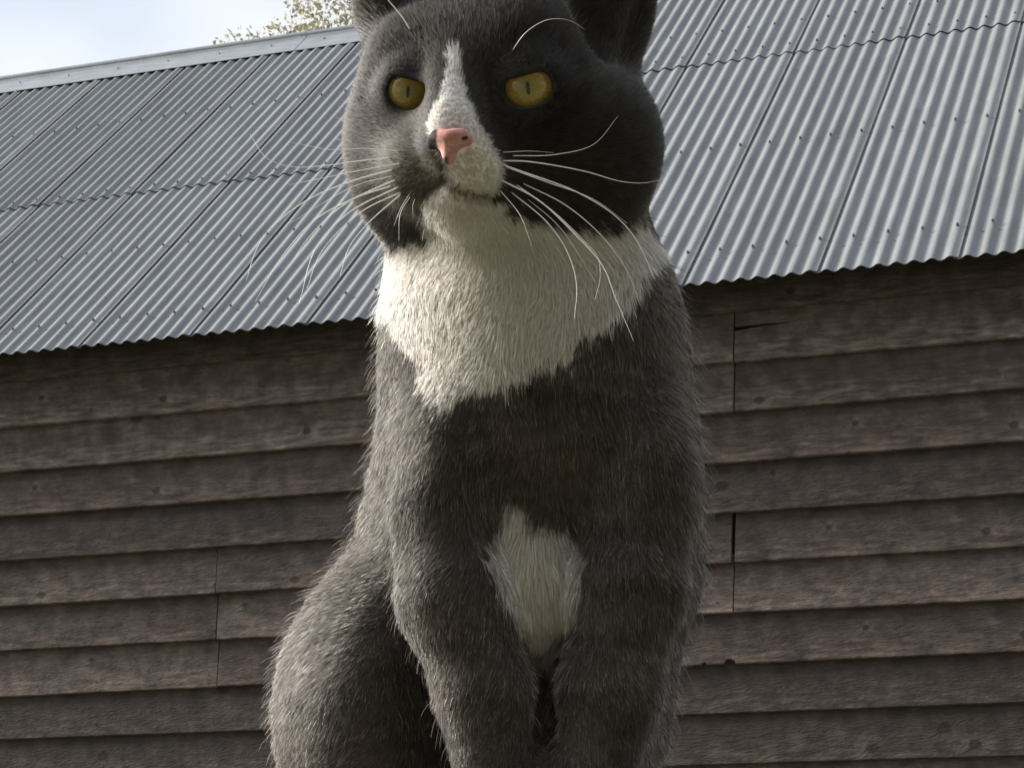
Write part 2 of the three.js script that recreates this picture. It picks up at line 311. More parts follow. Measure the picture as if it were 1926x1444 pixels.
// ears: leaf shaped shells
ell(737, -30, 0.944, 75, 190, 0.014, 0.009, [0.12, 0.30, 0.14]);
ell(1138, -20, 0.934, 92, 190, 0.015, 0.009, [0.12, -0.30, -0.08]);
// neck, chest, trunk
cap(955, 300, 0.988, 208, 1000, 640, 1.0, 250, 0.03);
ell(1003, 640, 1.01, 258, 210, 0.075, 0.03);
ell(1018, 850, 1.018, 276, 215, 0.076, 0.03);
ell(1002, 1060, 1.075, 318, 280, 0.100, 0.03);
cap(1005, 760, 1.06, 255, 945, 1250, 1.15, 275, 0.03);
ell(895, 1330, 1.13, 350, 280, 0.115, 0.03);
// haunches
ell(700, 1340, 1.06, 178, 265, 0.085, 0.03, [0, 0, -0.12]);
ell(1122, 1370, 1.07, 104, 220, 0.08, 0.03);
// shoulders and forelegs
ell(850, 880, 0.982, 108, 170, 0.042, 0.015, [0, 0, 0.05]); ell(1222, 905, 0.982, 94, 175, 0.044, 0.015);
cap(832, 980, 0.968, 96, 855, 1130, 0.962, 94, 0.013); cap(855, 1130, 0.962, 94, 912, 1300, 0.962, 82, 0.013); cap(908, 1300, 0.962, 80, 938, 1540, 0.965, 66, 0.012);
cap(1196, 980, 0.968, 96, 1186, 1110, 0.962, 94, 0.013); cap(1186, 1110, 0.962, 94, 1148, 1290, 0.962, 86, 0.013); cap(1148, 1290, 0.962, 86, 1110, 1540, 0.965, 66, 0.012);
ell(942, 1575, 0.95, 80, 48, 0.028, 0.012); ell(1112, 1575, 0.95, 80, 48, 0.028, 0.012);
ell(1030, 1462, 0.978, 70, 46, 0.022, 0.014);
// tail laid round the feet
cap(1330, 1575, 1.05, 46, 1230, 1560, 0.955, 48, 0.012); cap(1230, 1560, 0.955, 48, 1050, 1560, 0.922, 46, 0.012); cap(1050, 1560, 0.922, 46, 860, 1580, 0.925, 44, 0.012);
ell(1000, 1060, 0.985, 82, 170, 0.03, 0.016);
// hollows of the ears
const earCut = (u, v, d, rx, ry, rz, rot, k = 0.006) => cuts.push({ e: 1, c: P(u, v, d), r: [rx * pxm(d), ry * pxm(d), rz], q: new THREE.Quaternion().setFromEuler(new THREE.Euler(...rot)).invert(), k });

earCut(1132, -36, 0.917, 76, 158, 0.017, [0.12, -0.30, -0.08]);
// mouth
const mouth = [[838, 316, 840, 340, 4], [840, 340, 806, 360, 5], [840, 340, 872, 360, 6], [872, 360, 928, 370, 5]].map(([a, b, c, d, r]) => ({ a: P(a, b, S(a, b) - 0.001), b: P(c, d, S(c, d) - 0.001), ra: r * pxm(0.9), rb: r * pxm(0.9), k: 0.003 }));
cuts.push(...mouth);
// eyes
const eyeCuts = [];
const eyes = [[767, 173, 39, 32, -0.10, 0.0108, 0.70, -0.12], [993, 166, 46, 34, 0.12, 0.0122, 0.68, 0.10]].map(([u, v, rx, ry, tilt, R, lid, slope]) => {
  const d = S(u, v), front = P(u, v, d), gaze = V3(-0.06, EYE - 0.02 - front.y, 0).add(V3(0, 0, -front.z)).sub(V3(front.x, 0, 0)).normalize();
  const c = front.clone().addScaledVector(gaze, -R * 0.62 - 0.0004), look = new THREE.Quaternion().setFromUnitVectors(V3(0, 0, 1), gaze).multiply(new THREE.Quaternion().setFromAxisAngle(V3(0, 0, 1), tilt));
  prims.push({ e: 1, c, r: [R + 0.0018, R + 0.0018, R * 0.62 + 0.0018], q: look.clone().invert(), k: 0.006 });
  eyeCuts.push({ e: 1, c: front.clone().addScaledVector(gaze, 0.001), r: [rx * pxm(d), ry * pxm(d), 0.018], q: look.clone().invert(), k: 0.0012, cl: lid * ry * pxm(d), slope });
  return { c, R, look, gaze, front, rx: rx * pxm(d), ry: ry * pxm(d), d, inv: look.clone().invert() };
});
cuts.push(...eyeCuts);
const eyeR = (e, p, q = V3()) => { q.copy(p).sub(e.front).applyQuaternion(e.inv); return Math.hypot(q.x / e.rx, q.y / e.ry, Math.max(0, Math.abs(q.z) - 0.006) / 0.006); };

// skin: naive surface nets on a grid that is finer round the face
const axis = (segs) => { const a = []; for (const [from, to, st] of segs) for (let x = from; x < to - st * 0.5; x += st) a.push(x); a.push(segs[segs.length - 1][1]); return a; };
const GX = axis([[-0.145, -0.062, 0.0032], [-0.062, 0.062, 0.0017], [0.062, 0.13, 0.0032]]);
const GY = axis([[EYE - 0.01, EYE + 0.255, 0.0032], [EYE + 0.255, EYE + 0.372, 0.0016], [EYE + 0.372, EYE + 0.47, 0.0026]]);
const GZ = axis([[-1.34, -0.97, 0.005], [-0.97, -0.936, 0.0026], [-0.936, -0.868, 0.0016], [-0.868, -0.852, 0.003]]);
function surfaceNet() {
  const nx = GX.length, ny = GY.length, nz = GZ.length, F = new Float32Array(nx * ny * nz), at = (i, j, k) => (k * ny + j) * nx + i, B = 5;
  for (let k = 0; k < nz; k += B) for (let j = 0; j < ny; j += B) for (let i = 0; i < nx; i += B) {
    const i1 = Math.min(nx - 1, i + B - 1), j1 = Math.min(ny - 1, j + B - 1), k1 = Math.min(nz - 1, k + B - 1);
    const x = (GX[i] + GX[i1]) / 2, y = (GY[j] + GY[j1]) / 2, z = (GZ[k] + GZ[k1]) / 2, half = Math.hypot(GX[i1] - GX[i], GY[j1] - GY[j], GZ[k1] - GZ[k]) / 2, d = sdf(x, y, z);
    const skip = Math.abs(d) > half * 2.2 + 0.014;
    for (let c = k; c <= k1; c++) for (let b = j; b <= j1; b++) for (let a = i; a <= i1; a++) F[at(a, b, c)] = skip ? d : sdf(GX[a], GY[b], GZ[c]);
  }
  const id = new Int32Array(nx * ny * nz).fill(-1), pos = [], idx = [];
  for (let k = 0; k < nz - 1; k++) for (let j = 0; j < ny - 1; j++) for (let i = 0; i < nx - 1; i++) {
    const o = at(i, j, k), sy = nx, sz = nx * ny; let m = 0, n = 0, X = 0, Y = 0, Z = 0;
    const f = [F[o], F[o + 1], F[o + sy], F[o + sy + 1], F[o + sz], F[o + sz + 1], F[o + sz + sy], F[o + sz + sy + 1]];
    for (let q = 0; q < 8; q++) if (f[q] < 0) m |= 1 << q;
    if (m === 0 || m === 255) continue;
    for (let a = 0; a < 8; a++) for (const bit of [1, 2, 4]) { const b = a | bit; if (b === a || (f[a] < 0) === (f[b] < 0)) continue; const t = f[a] / (f[a] - f[b]); const ax = a & 1, ay = (a >> 1) & 1, az = a >> 2; X += ax + (bit === 1 ? t : 0); Y += ay + (bit === 2 ? t : 0); Z += az + (bit === 4 ? t : 0); n++; }
    X /= n; Y /= n; Z /= n; id[o] = pos.length / 3;
    pos.push(mix(GX[i], GX[i + 1], X), mix(GY[j], GY[j + 1], Y), mix(GZ[k], GZ[k + 1], Z));
  }
  const sy = nx, sz = nx * ny;
  for (let k = 1; k < nz - 1; k++) for (let j = 1; j < ny - 1; j++) for (let i = 1; i < nx - 1; i++) {
    const o = at(i, j, k), s = F[o] < 0;
    const quad = (a, b, c, d, flip) => { if (a < 0 || b < 0 || c < 0 || d < 0) return; if (flip) idx.push(a, c, b, a, d, c); else idx.push(a, b, c, a, c, d); };
    if (s !== F[o + 1] < 0) quad(id[o - sy - sz], id[o - sz], id[o], id[o - sy], !s);
    if (s !== F[o + sy] < 0) quad(id[o - 1 - sz], id[o - 1], id[o], id[o - sz], !s);
    if (s !== F[o + sz] < 0) quad(id[o - 1 - sy], id[o - sy], id[o], id[o - 1], !s);
  }
  const nor = new Float32Array(pos.length);
  for (let i = 0; i < pos.length; i += 3) { const g = grad(pos[i], pos[i + 1], pos[i + 2]), d = sdf(pos[i], pos[i + 1], pos[i + 2]); if (Math.abs(d) < 0.004) { pos[i] -= g.x * d * 0.8; pos[i + 1] -= g.y * d * 0.8; pos[i + 2] -= g.z * d * 0.8; } nor[i] = g.x; nor[i + 1] = g.y; nor[i + 2] = g.z; }
  return { pos, nor, idx };
}

// coat pattern: white patches are outlines on the front of the body, given as photo position and distance
const poly = (pts, dd) => pts.map(([u, v, d]) => { const q = P(u, v, d ?? dd); return [q.x, q.y]; });
const inPoly = (pl, x, y) => {          // signed distance, negative inside
  let d = 1e9, s = 1;
  for (let i = 0, j = pl.length - 1; i < pl.length; j = i++) {
    const ex = pl[j][0] - pl[i][0], ey = pl[j][1] - pl[i][1], wx = x - pl[i][0], wy = y - pl[i][1], h = clamp((wx * ex + wy * ey) / (ex * ex + ey * ey));
    d = Math.min(d, Math.hypot(wx - ex * h, wy - ey * h));
    const c1 = y >= pl[i][1], c2 = y < pl[j][1], c3 = ex * wy > ey * wx; if ((c1 && c2 && c3) || (!c1 && !c2 && !c3)) s = -s;
  }
  return s * d;
};
const onFace = (pts) => pts.map(([u, v]) => { const q = P(u, v, S(u, v)); return [q.x, q.y]; });
const BLAZE = onFace([[842, 98], [860, 98], [866, 140], [872, 170], [884, 200], [900, 235], [925, 275], [945, 310], [940, 345], [925, 366], [880, 362], [845, 345], [838, 320], [836, 290], [815, 262], [805, 240], [812, 205], [832, 175], [838, 140]]);
const CHIN = onFace([[838, 345], [872, 358], [925, 370], [950, 385], [960, 420], [930, 445], [850, 445], [800, 430], [795, 400], [800, 372]]);
const skinPoly = (pts, far, up = 0) => pts.map(([u, v]) => { const q = P(u, v - up, Math.min(far, S(u, v - up))); return [q.x, q.y]; });
const BIB = skinPoly([[1300, 412, 0.95], [1195, 436, 0.93], [1110, 436, 0.915], [1010, 412, 0.91], [930, 385, 0.91], [830, 405, 0.91], [795, 462, 0.93], [740, 474, 0.93], [690, 468, 0.945], [660, 500, 0.95], [714, 572, 0.95], [750, 622, 0.95], [784, 680, 0.94], [804, 724, 0.94], [828, 774, 0.935], [860, 748, 0.935], [940, 722, 0.93], [1010, 698, 0.93], [1080, 652, 0.93], [1140, 610, 0.935], [1190, 560, 0.94], [1232, 500, 0.95], [1258, 445, 0.955]], 1.0, 2);
const TUFT = skinPoly([[965, 960], [1000, 1010], [1060, 1015], [1090, 1060], [1085, 1120], [1070, 1180], [1045, 1240], [1030, 1270], [1010, 1230], [970, 1170], [940, 1110], [918, 1070], [935, 1020]].map(([u, v]) => [u, v]), 1.0, 16);
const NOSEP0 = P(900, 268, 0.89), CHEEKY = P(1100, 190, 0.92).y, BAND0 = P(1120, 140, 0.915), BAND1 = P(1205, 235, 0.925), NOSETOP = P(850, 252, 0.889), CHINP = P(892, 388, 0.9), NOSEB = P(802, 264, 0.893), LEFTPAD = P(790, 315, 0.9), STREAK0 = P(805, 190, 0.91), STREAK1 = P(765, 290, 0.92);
const segd = (p, a, b) => { const ab = b.clone().sub(a), h = clamp(p.clone().sub(a).dot(ab) / ab.lengthSq()); return p.distanceTo(a.clone().addScaledVector(ab, h)); };
const HEADC = P(940, 215, 0.955), CHESTZ = -1.03;
const headness = (p) => sstep(0.096, 0.068, Math.hypot(p.x - HEADC.x, (p.y - HEADC.y) * 1.05, (p.z - HEADC.z) * 0.9)) ;
function whiteness(p, jit) {
  const j = 0.0022 * noise(p.x * 260, p.y * 130, p.z * 260) + 0.002 * noise(p.x * 700, p.y * 300, 4) + jit;
  let w = 0;
  if (p.z > -0.965) { w = Math.max(w, sstep(0.0007, -0.0007, inPoly(BLAZE, p.x, p.y) + j * 0.45)); w = Math.max(w, sstep(0.001, -0.002, inPoly(CHIN, p.x, p.y) + j * 0.8) * 0.95); }
  if (p.z > -1.04) w = Math.max(w, sstep(0.0012, -0.0012, inPoly(BIB, p.x, p.y) + j * 1.4 + 0.003 * noise(p.x * 60, p.y * 60, 1)));
  if (p.z > -1.03 && p.z < -0.88) w = Math.max(w, sstep(0.003, -0.003, inPoly(TUFT, p.x, p.y) + j * 1.2));
  return w;
}
function coat(p, out, jit = 0) {
  const w = whiteness(p, jit), h = headness(p);
  const v = 1 + 0.28 * fbm(p.x * 45, p.y * 45, p.z * 45, 3) + 0.42 * noise(p.x * 26, p.y * 120, p.z * 40) * (1 - h) + 0.35 * noise(p.x * 230, p.y * 230, p.z * 230);
  const hk = mix(1.15 + 0.2 * sstep(EYE + 0.2, EYE + 0.1, p.y), 0.62, h); let r = 0.074 * v * hk, g = 0.066 * v * hk, b = 0.060 * v * hk;
  const st = Math.exp(-Math.pow(segd(p, STREAK0, STREAK1) / 0.008, 2)) * 0.5 + Math.exp(-Math.pow(p.distanceTo(LEFTPAD) / 0.014, 2)) * 1.5;  // lighter streak by the nose; left pad lightened in colour as if lit
  r *= 1 + 0.95 * st; g *= 1 + 0.85 * st; b *= 1 + 0.7 * st;
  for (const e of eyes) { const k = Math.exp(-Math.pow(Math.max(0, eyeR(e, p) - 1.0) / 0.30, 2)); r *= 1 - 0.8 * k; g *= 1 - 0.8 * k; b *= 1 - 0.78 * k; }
  const nb = Math.exp(-Math.pow(p.distanceTo(NOSEB) / 0.0078, 4)); r *= 1 - 0.85 * nb; g *= 1 - 0.85 * nb; b *= 1 - 0.85 * nb;
  let W0 = 0.90, W1 = 0.872, W2 = 0.825;
  if (h > 0.3) {
    const ch = Math.exp(-Math.pow(p.distanceTo(CHINP) / 0.010, 2)) * 0.25; W0 = mix(W0, 0.56, ch); W1 = mix(W1, 0.43, ch); W2 = mix(W2, 0.37, ch);  // pink chin skin, plus the shade under the chin put into the colour
    const nk = Math.exp(-Math.pow(p.distanceTo(NOSETOP) / 0.0085, 2)) * 0.25; W0 = mix(W0, 0.80, nk); W1 = mix(W1, 0.55, nk); W2 = mix(W2, 0.47, nk);
    let md = 1; for (const m of mouth) md = Math.min(md, one(m, p.x, p.y, p.z)); const mk = sstep(0.0030, 0.0002, md) * 0.36; W0 = mix(W0, 0.20, mk); W1 = mix(W1, 0.135, mk); W2 = mix(W2, 0.115, mk); r *= 1 - 0.4 * mk; g *= 1 - 0.45 * mk; b *= 1 - 0.45 * mk;
  }
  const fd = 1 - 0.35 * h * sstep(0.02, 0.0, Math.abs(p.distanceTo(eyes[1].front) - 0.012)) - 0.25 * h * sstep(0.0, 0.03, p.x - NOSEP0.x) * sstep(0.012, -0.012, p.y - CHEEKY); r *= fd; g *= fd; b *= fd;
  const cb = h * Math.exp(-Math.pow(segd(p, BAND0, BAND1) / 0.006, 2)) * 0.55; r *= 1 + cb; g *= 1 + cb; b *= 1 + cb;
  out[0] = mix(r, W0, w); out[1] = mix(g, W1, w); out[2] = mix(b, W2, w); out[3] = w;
  return out;
}
const net = surfaceNet();
{
  const n = net.pos.length / 3, col = new Float32Array(n * 3), o = [0, 0, 0, 0], p = V3();
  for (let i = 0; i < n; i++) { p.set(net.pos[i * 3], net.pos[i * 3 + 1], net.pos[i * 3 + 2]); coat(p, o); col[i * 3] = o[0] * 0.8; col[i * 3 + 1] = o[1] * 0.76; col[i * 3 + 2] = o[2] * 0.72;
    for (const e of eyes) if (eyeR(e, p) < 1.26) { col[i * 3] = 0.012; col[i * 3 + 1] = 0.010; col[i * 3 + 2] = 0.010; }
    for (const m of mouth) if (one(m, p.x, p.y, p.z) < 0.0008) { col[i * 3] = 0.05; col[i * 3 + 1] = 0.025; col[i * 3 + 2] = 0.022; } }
  const g = new THREE.BufferGeometry(); g.setAttribute('position', new THREE.Float32BufferAttribute(net.pos, 3)); g.setAttribute('normal', new THREE.BufferAttribute(net.nor, 3)); g.setAttribute('color', new THREE.BufferAttribute(col, 3)); g.setIndex(net.idx);
  part('body', g, mat({ vertexColors: true, roughness: 0.95 }), cat);
}
// eyes: ball with iris and slit pupil under a clear wet surface
{
  const corneaMat = phys({ color: 0xffffff, roughness: 0.02, transmission: 1, thickness: 0, ior: 1.5 });
  for (const e of eyes) {
    const g = new THREE.SphereGeometry(e.R, 160, 120).rotateX(Math.PI / 2).scale(1, 1, 0.62), p = g.attributes.position, col = new Float32Array(p.count * 3), q = V3();   // pole turned towards +z
    for (let i = 0; i < p.count; i++) {
      q.fromBufferAttribute(p, i); const x = q.x / e.R, y = q.y / e.R, r = Math.hypot(x, y), a = Math.atan2(y, x), front = q.z > -0.001;
      const fib = 0.30 * noise(a * 9, r * 3, 2) + 0.30 * noise(a * 26, r * 5, 7) + 0.12 * fbm(x * 6, y * 6, 5);
      let c = [0.225, 0.172, 0.042];
      const k = 1 + fib + 0.30 * sstep(0.15, 0.45, r); c = [c[0] * k * mix(0.86, 1.04, sstep(0.05, 0.5, r)), c[1] * k, c[2] * k];
      const rim = sstep(0.80, 0.90, r); c = c.map((v) => mix(v, 0.012, rim));
      const pup = sstep(1.12, 0.90, Math.hypot(x / 0.07, y / 0.20)); c = c.map((v) => mix(v, 0.004, pup));
      if (!front) c = [0.02, 0.018, 0.016];
      col.set(c, i * 3);
    }
    g.setAttribute('color', new THREE.BufferAttribute(col, 3));
    const m = part('eye', g, phys({ vertexColors: true, roughness: 0.5, specularIntensity: 0.3 }), cat);
    m.position.copy(e.c); m.quaternion.copy(e.look);
    const rc = e.R * 0.88, cg = new THREE.SphereGeometry(rc, 64, 32, 0, 6.2832, 0, 1.25).rotateX(Math.PI / 2);
    const co = part('cornea', cg, corneaMat, m); co.position.z = e.R * 0.62 + 0.0019 - rc;
  }
}
// nose leather: its own small field, trapezoid pad with two nostrils
const NOSEU = 848, NOSEV = 268, noseD = S(NOSEU, NOSEV);
{
  const keep = prims.splice(0), keepC = cuts.splice(0);
  const D = noseD - 0.0012;
  ell(NOSEU + 2, 260, D + 0.0006, 32, 16, 0.0050, 0.004, [0, -0.35, 0]); ell(NOSEU - 4, 284, D + 0.0018, 14, 25, 0.0040, 0.004); cap(822, 258, D + 0.0025, 13, 812, 268, D + 0.004, 12, 0.004); cap(872, 259, D + 0.0012, 12, 880, 263, D + 0.003, 9, 0.004);
  const nost = (pts, r) => { for (let i = 0; i + 1 < pts.length; i++) cuts.push({ a: P(pts[i][0], pts[i][1], D + pts[i][2]), b: P(pts[i + 1][0], pts[i + 1][1], D + pts[i + 1][2]), ra: r[i] * pxm(D), rb: r[i + 1] * pxm(D), k: 0.002 }); };
  nost([[852, 270, -0.0052], [864, 269, -0.0050], [885, 259, -0.0026]], [11, 9, 5]); nost([[822, 276, -0.003], [812, 274, 0.0], [800, 266, 0.003]], [7, 5, 2.5]);
  cuts.push({ a: P(841, 278, D - 0.0038), b: P(838, 315, D - 0.001), ra: 1.6 * pxm(D), rb: 1.6 * pxm(D), k: 0.002 });
  const c = P(NOSEU, NOSEV, D), st = 0.00042, R = 0.0135, saveX = GX.slice(), saveY = GY.slice(), saveZ = GZ.slice();
  const ax = (a, m) => { a.length = 0; for (let x = m - R; x <= m + R; x += st) a.push(x); }; ax(GX, c.x); ax(GY, c.y); ax(GZ, c.z);
  const n = surfaceNet(); GX.length = GY.length = GZ.length = 0; GX.push(...saveX); GY.push(...saveY); GZ.push(...saveZ);
  const col = new Float32Array(n.pos.length), q = V3();
  for (let i = 0; i < n.pos.length; i += 3) {
    q.set(n.pos[i], n.pos[i + 1], n.pos[i + 2]); const hole = cuts.length && Math.min(...cuts.slice(0, 4).map((m) => one(m, q.x, q.y, q.z)));
    const bl = sstep(0.0004, -0.0008, q.x - P(823, 262, D).x + 0.0006 * noise(q.x * 500, q.y * 500, 1)), lowb = sstep(0.0, -0.0015, q.y - P(838, 292, D).y) * sstep(0.0015, -0.0003, q.x - P(840, 290, D).x);
    const k = Math.max(bl, lowb), m = 1 + 0.22 * noise(q.x * 900, q.y * 900, q.z * 900) + 0.3 * noise(q.x * 260, q.y * 260, q.z * 260);
    col[i] = mix(0.42 * m, 0.022, k); col[i + 1] = mix(0.215 * m * m, 0.018, k); col[i + 2] = mix(0.193 * m * m, 0.018, k);
    if (hole < 0.0005) { col[i] *= 0.16; col[i + 1] *= 0.08; col[i + 2] *= 0.08; }
  }
  const g = new THREE.BufferGeometry(); g.setAttribute('position', new THREE.Float32BufferAttribute(n.pos, 3)); g.setAttribute('normal', new THREE.BufferAttribute(n.nor, 3)); g.setAttribute('color', new THREE.BufferAttribute(col, 3)); g.setIndex(n.idx);
  part('nose', g, phys({ vertexColors: true, roughness: 0.75, specularIntensity: 0.35 }), cat, { label: 'pink nose with a black patch on one side' });
  prims.push(...keep); cuts.length = 0; cuts.push(...keepC);
}
const NOSEP = P(NOSEU, NOSEV, noseD);

// fur: a dense undercoat of small tufts, and single guard hairs over it
const HAIRS = 310000, TUFTS = 270000;
{
  const { pos, nor, idx } = net, nt = idx.length / 3, cum = new Float64Array(nt), cam = V3(0, EYE, 0), A = V3(), B = V3(), C = V3(), m = V3(), n = V3(), e1 = V3(), e2 = V3();
  let total = 0;
  for (let t = 0; t < nt; t++) {
    const [i, j, k] = [idx[t * 3] * 3, idx[t * 3 + 1] * 3, idx[t * 3 + 2] * 3];
    A.fromArray(pos, i); B.fromArray(pos, j); C.fromArray(pos, k); const ar = e1.subVectors(B, A).cross(e2.subVectors(C, A)).length() / 2;
    m.copy(A).add(B).add(C).multiplyScalar(1 / 3); n.fromArray(nor, i);
    const f = n.dot(e1.subVectors(cam, m).normalize()), h = headness(m);
    let w = f > -0.35 ? 1 : 0.06; if (m.y < EYE + 0.035) w *= 0.4; if (m.y > EYE + 0.42) w *= 0.4;
    w *= mix(1, 2.1, h); if (f > -0.35 && f < 0.35) w *= 1.25;
    total += ar * w; cum[t] = total;
  }
  const p = V3(), fl = V3(), t = V3(), q = V3(), c = [0, 0, 0, 0], rv = V3(), out = V3(), inv = eyes.map((e) => e.look.clone().invert());
  const midX = P(1000, 800, 1.0).x;
  // a spot on the skin with its normal n, lie of the hair t, length, coat colour c; null where the skin is bare
  function spot() {
    const x = rnd() * total; let lo = 0, hi = nt - 1; while (lo < hi) { const md = (lo + hi) >> 1; if (cum[md] < x) lo = md + 1; else hi = md; }
    const i = idx[lo * 3] * 3, j = idx[lo * 3 + 1] * 3, k = idx[lo * 3 + 2] * 3; let a = rnd(), b = rnd(); if (a + b > 1) { a = 1 - a; b = 1 - b; }
    for (let z = 0; z < 3; z++) { const g = 1 - a - b; p.setComponent(z, pos[i + z] * g + pos[j + z] * a + pos[k + z] * b); n.setComponent(z, nor[i + z] * g + nor[j + z] * a + nor[k + z] * b); }
    n.normalize();
    const h = headness(p);
    for (let e = 0; e < 2; e++) { q.copy(p).sub(eyes[e].front).applyQuaternion(inv[e]); if (Math.hypot(q.x / (eyes[e].rx * 1.12), q.y / (eyes[e].ry * 1.10)) < 1) return null; }
    if (Math.hypot((p.x - NOSEP.x - 0.0002) / 0.0050, (p.y - NOSEP.y + 0.0004) / 0.0038) < 1 && p.z > NOSEP.z - 0.012) return null;
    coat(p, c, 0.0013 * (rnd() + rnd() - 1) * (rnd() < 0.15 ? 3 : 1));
    // on the head the hair lies away from the nose, on the body down and outwards
    fl.set((p.x - midX) * 6.0, -0.85, (p.z - CHESTZ) * 0.5);
    out.copy(p).sub(NOSEP).normalize(); out.z -= 0.35; if (p.y > NOSEP.y) out.y += 0.45;
    fl.multiplyScalar(1 - h).addScaledVector(out, h);
    const nz = 34, am = mix(0.42, 0.20, h);
    rv.set(noise(p.x * nz, p.y * nz, p.z * nz) + 0.7 * noise(p.x * 140, p.y * 140, p.z * 140), noise(p.x * nz + 50, p.y * nz, p.z * nz) + 0.5 * noise(p.x * 140, p.y * 140 + 40, p.z * 140), noise(p.x * nz, p.y * nz + 90, p.z * nz));
    fl.addScaledVector(rv, am); const tail = sstep(EYE + 0.055, EYE + 0.045, p.y) * sstep(-0.955, -0.94, p.z); fl.lerp(q.set(-1, 0.05, 0.1), tail * 0.9);
    t.copy(fl).addScaledVector(n, -fl.dot(n)).normalize();
    const wt = c[3], nd = p.distanceTo(NOSEP), ed = Math.min(p.distanceTo(eyes[0].front), p.distanceTo(eyes[1].front));
    let L = mix(0.0062, mix(0.0026, 0.0068, sstep(0.012, 0.062, nd)), h);
    if (h > 0.3) L *= mix(0.32, 1, sstep(0.010, 0.024, ed));
    L *= mix(1, mix(p.y < EYE + 0.2 ? 2.0 : 1.25, 1.0, h), wt);
    L *= mix(1, 0.8, sstep(EYE + 0.15, EYE + 0.06, p.y));
    L *= mix(1, 0.5, sstep(EYE + 0.372, EYE + 0.392, p.y) * h);
    return { h, wt, L };
  }
  const furMat = phys({ vertexColors: true, roughness: 0.6, transmission: 0.22, specularIntensity: 0.25, sheen: 1.3, sheenColor: new THREE.Color().setRGB(0.9, 0.86, 0.78), sheenRoughness: 0.4 });
  // guard hairs
  const NV = 7, P0 = new Float32Array(HAIRS * NV * 3), C0 = new Float32Array(HAIRS * NV * 3), N0 = new Float32Array(HAIRS * NV * 3), I0 = new Uint32Array(HAIRS * 15);
  let vi = 0, ii = 0;
  const d0 = V3(), d1 = V3(), d2 = V3(), w = V3();
  for (let count = 0; count < HAIRS; count++) {
    const sp = spot(); if (!sp) continue; const { h, wt } = sp;
    let L = sp.L * (0.75 + 0.55 * rnd()), lift = mix(0.26, 0.20, h) + 0.10 * rs() + (1 - h) * 0.30 * noise(p.x * 40, p.y * 165, p.z * 40); const stray = rnd() < mix(0.03, 0.015, h); if (stray) { L *= mix(mix(1.3 + 0.9 * rnd(), 1.25, wt), 1.4, h); lift += 0.30; }
    lift = Math.max(0.10, lift);
    d0.copy(n).multiplyScalar(lift * 1.35).addScaledVector(t, 1 - lift * 0.6).normalize();
    rv.set(rs(), rs(), rs()); d0.addScaledVector(rv, 0.10).normalize();
    d1.copy(d0).addScaledVector(t, 0.35).addScaledVector(rv, 0.06).normalize(); d2.copy(d1).addScaledVector(t, 0.35); d2.y -= 0.12; d2.normalize();
    w.set(rs(), rs(), rs()).cross(d1).normalize(); if (rv.crossVectors(w, d1).dot(n) < 0) w.negate();
    const nn = rv.multiplyScalar(0.38).addScaledVector(n, 0.9).normalize().clone();
    const hw = mix(0.00009, 0.000075, h) * (0.75 + 0.5 * rnd()) * (stray ? 0.7 : 1);
    q.copy(p).addScaledVector(n, -0.0006);
    let tip = 1; const pale = wt > 0.5 ? 0 : mix(1, 0.3, h); const base = vi, put = (s) => { P0[vi * 3] = q.x + w.x * s; P0[vi * 3 + 1] = q.y + w.y * s; P0[vi * 3 + 2] = q.z + w.z * s; C0[vi * 3] = c[0] * tip; C0[vi * 3 + 1] = c[1] * tip; C0[vi * 3 + 2] = c[2] * tip; N0[vi * 3] = nn.x; N0[vi * 3 + 1] = nn.y; N0[vi * 3 + 2] = nn.z; vi++; };
    let va = 0.6 + 0.6 * rnd(); if (rnd() < 0.12) va *= 1.6; if (stray && wt < 0.5) va *= 1.4; if (wt > 0.5) va = 0.93 + 0.09 * rnd(); const warm = 1 + 0.05 * rs(); c[0] *= va * warm; c[1] *= va; c[2] *= va / warm;
    put(-hw * 0.8); put(hw * 0.8); q.addScaledVector(d0, L * 0.36); put(-hw); put(hw); q.addScaledVector(d1, L * 0.34); tip = 1 + 0.9 * pale; put(-hw * 0.72); put(hw * 0.72); q.addScaledVector(d2, L * 0.30); tip = 1 + 5.2 * pale; put(0);  // pale tips on grey hairs: backlit rim glow put into the colour
    for (const z of [0, 1, 3, 0, 3, 2, 2, 3, 5, 2, 5, 4, 4, 5, 6]) I0[ii++] = base + z;
  }
  const g = new THREE.BufferGeometry(); g.setAttribute('position', new THREE.BufferAttribute(P0.slice(0, vi * 3), 3)); g.setAttribute('color', new THREE.BufferAttribute(C0.slice(0, vi * 3), 3)); g.setAttribute('normal', new THREE.BufferAttribute(N0.slice(0, vi * 3), 3)); g.setIndex(new THREE.BufferAttribute(I0.slice(0, ii), 1));
  part('fur', g, furMat, cat, { kind: 'stuff' });
  // undercoat: x along the lie of the hair, z off the skin, one unit long
  const tuftMat = phys({ color: 0xffffff, vertexColors: true, roughness: 0.65, transmission: 0.22, specularIntensity: 0.3, sheen: 1.0, sheenColor: new THREE.Color().setRGB(0.9, 0.86, 0.78), sheenRoughness: 0.4 }), M = new THREE.Matrix4(), col = new THREE.Color(), bn = V3();
